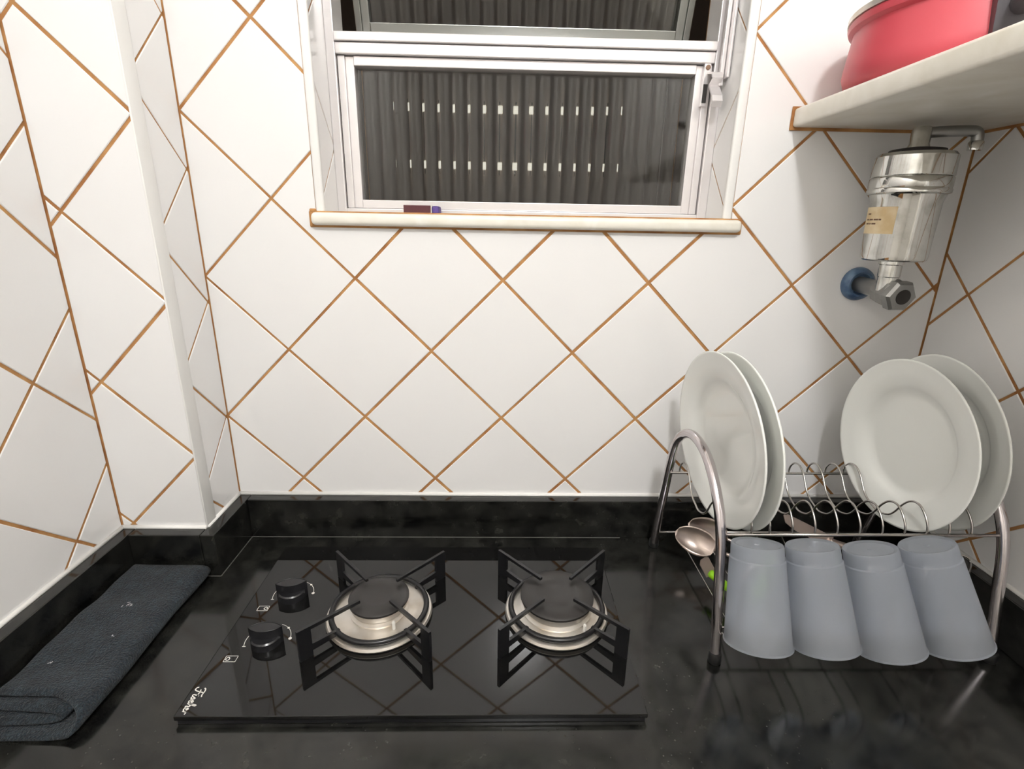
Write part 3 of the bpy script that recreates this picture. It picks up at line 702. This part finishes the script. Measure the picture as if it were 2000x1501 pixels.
# ---------------------------------------------------------------- stone shelf and pot
SX, SZ0, SZ1 = 0.4980, 1.5315, 1.5550
sh = tag(link('stone_shelf', B(SX, XR-0.0005, -0.78, -0.0005, SZ0, SZ1, bev=0.004, seg=3), STONE, smooth='auto'), 'cream marble shelf slab fixed in the corner above the water filter', 'shelf')
bm = bmesh.new(); box(bm, SX-0.0030, XR-0.001, -0.0022, -0.0002, SZ0-0.0036, SZ1+0.0025, bev=0.001); box(bm, XR-0.0035, XR-0.0002, -0.78, -0.001, SZ0-0.0030, SZ1+0.003)
link('grout_seam', bm, GROUT, sh)
PXc, PYc, PR = 0.6130, -0.1210, 0.1120
pot = thing('saucepan', 'red enamel saucepan with grey handle on the stone shelf', 'pot', (PXc, PYc, SZ1))
link('body', lathe(bmesh.new(), [(0, 0.0005), (PR-0.022, 0.0005), (PR-0.010, 0.0030), (PR-0.003, 0.0090), (PR, 0.0180), (PR, 0.0260), (PR-0.0040, 0.0620), (PR+0.0010, 0.0650), (PR+0.0025, 0.0690), (PR+0.0015, 0.0725), (PR-0.006, 0.0720), (PR-0.008, 0.03), (PR-0.02, 0.01), (0, 0.008)], 80, TR((PXc, PYc, SZ1))), RED, pot, smooth='auto')
lid = link('lid', lathe(bmesh.new(), [(PR-0.001, 0.0727), (PR+0.0032, 0.0732), (PR+0.0034, 0.0790), (PR-0.003, 0.0820), (PR*0.8, 0.092), (PR*0.4, 0.102), (0, 0.105)], 72, TR((PXc, PYc, SZ1))), STEEL, pot, smooth='auto')
link('lid_knob', lathe(bmesh.new(), [(0.006, 0.104), (0.006, 0.112), (0.017, 0.118), (0.018, 0.126), (0.010, 0.131), (0, 0.132)], 28, TR((PXc, PYc, SZ1))), GREYPL, lid, smooth='auto')
ha = math.radians(-112); hd = Vector((math.cos(ha), math.sin(ha), 0))
hb = Vector((PXc, PYc, SZ1+0.040))+hd*(PR-0.004)
hp = spline([hb, hb+hd*0.020+Vector((0, 0, 0.004)), hb+hd*0.07+Vector((0, 0, 0.020)), hb+hd*0.15+Vector((0, 0, 0.030))], 6)
hnd = link('handle', tube(bmesh.new(), hp, [0.011]*4+[0.0095]*(len(hp)-4), 14), GREYPL, pot, smooth=True)
sd = Vector((-hd.y, hd.x, 0))
bm = bmesh.new(); cpt = Vector((PXc, PYc, SZ1+0.038))+hd*(PR-0.006)
mm = Matrix(((sd.x, 0, hd.x, cpt.x), (sd.y, 0, hd.y, cpt.y), (0, 1, 0, cpt.z), (0, 0, 0, 1)))
prism(bm, [(-0.016, -0.026), (0.016, -0.026), (0.020, 0.030), (-0.020, 0.030)], 0.0, 0.014, mm)
link('handle_bracket', bm, GREYPL, pot)

# ---------------------------------------------------------------- matchbox
mb = thing('matchbox', 'small maroon and purple matchbox lying on the window sill', 'matchbox', (-0.012, 0.042, 1.4105))
link('sleeve', B(-0.0376, 0.0020, 0.026, 0.058, 1.4106, 1.4232, bev=0.0004), MAROON, mb)
link('white_seam', B(0.0020, 0.0030, 0.0258, 0.058, 1.4106, 1.4232), PRINT, mb)
link('tray', B(0.0030, 0.0138, 0.0265, 0.0575, 1.4106, 1.4228, bev=0.003), PURPLE, mb)

# ---------------------------------------------------------------- ceiling lamp
cl = thing('ceiling_lamp', 'bare round bulb hanging from a white ceiling rose', 'lamp', (LAMP_POS[0], LAMP_POS[1], CEIL))
link('ceiling_rose', lathe(bmesh.new(), [(0.05, CEIL), (0.05, CEIL-0.02), (0.03, CEIL-0.03), (0.022, CEIL-0.032)], 28, TR((LAMP_POS[0], LAMP_POS[1], 0))), BEAD, cl, smooth='auto')
link('socket', lathe(bmesh.new(), [(0.022, CEIL-0.03), (0.022, LAMP_POS[2]+LAMP_R-0.004)], 24, TR((LAMP_POS[0], LAMP_POS[1], 0))), BEAD, cl, smooth='auto')
bm = bmesh.new(); bmesh.ops.create_icosphere(bm, subdivisions=3, radius=LAMP_R, matrix=TR(LAMP_POS))
link('bulb', bm, BULB, cl, smooth=True)
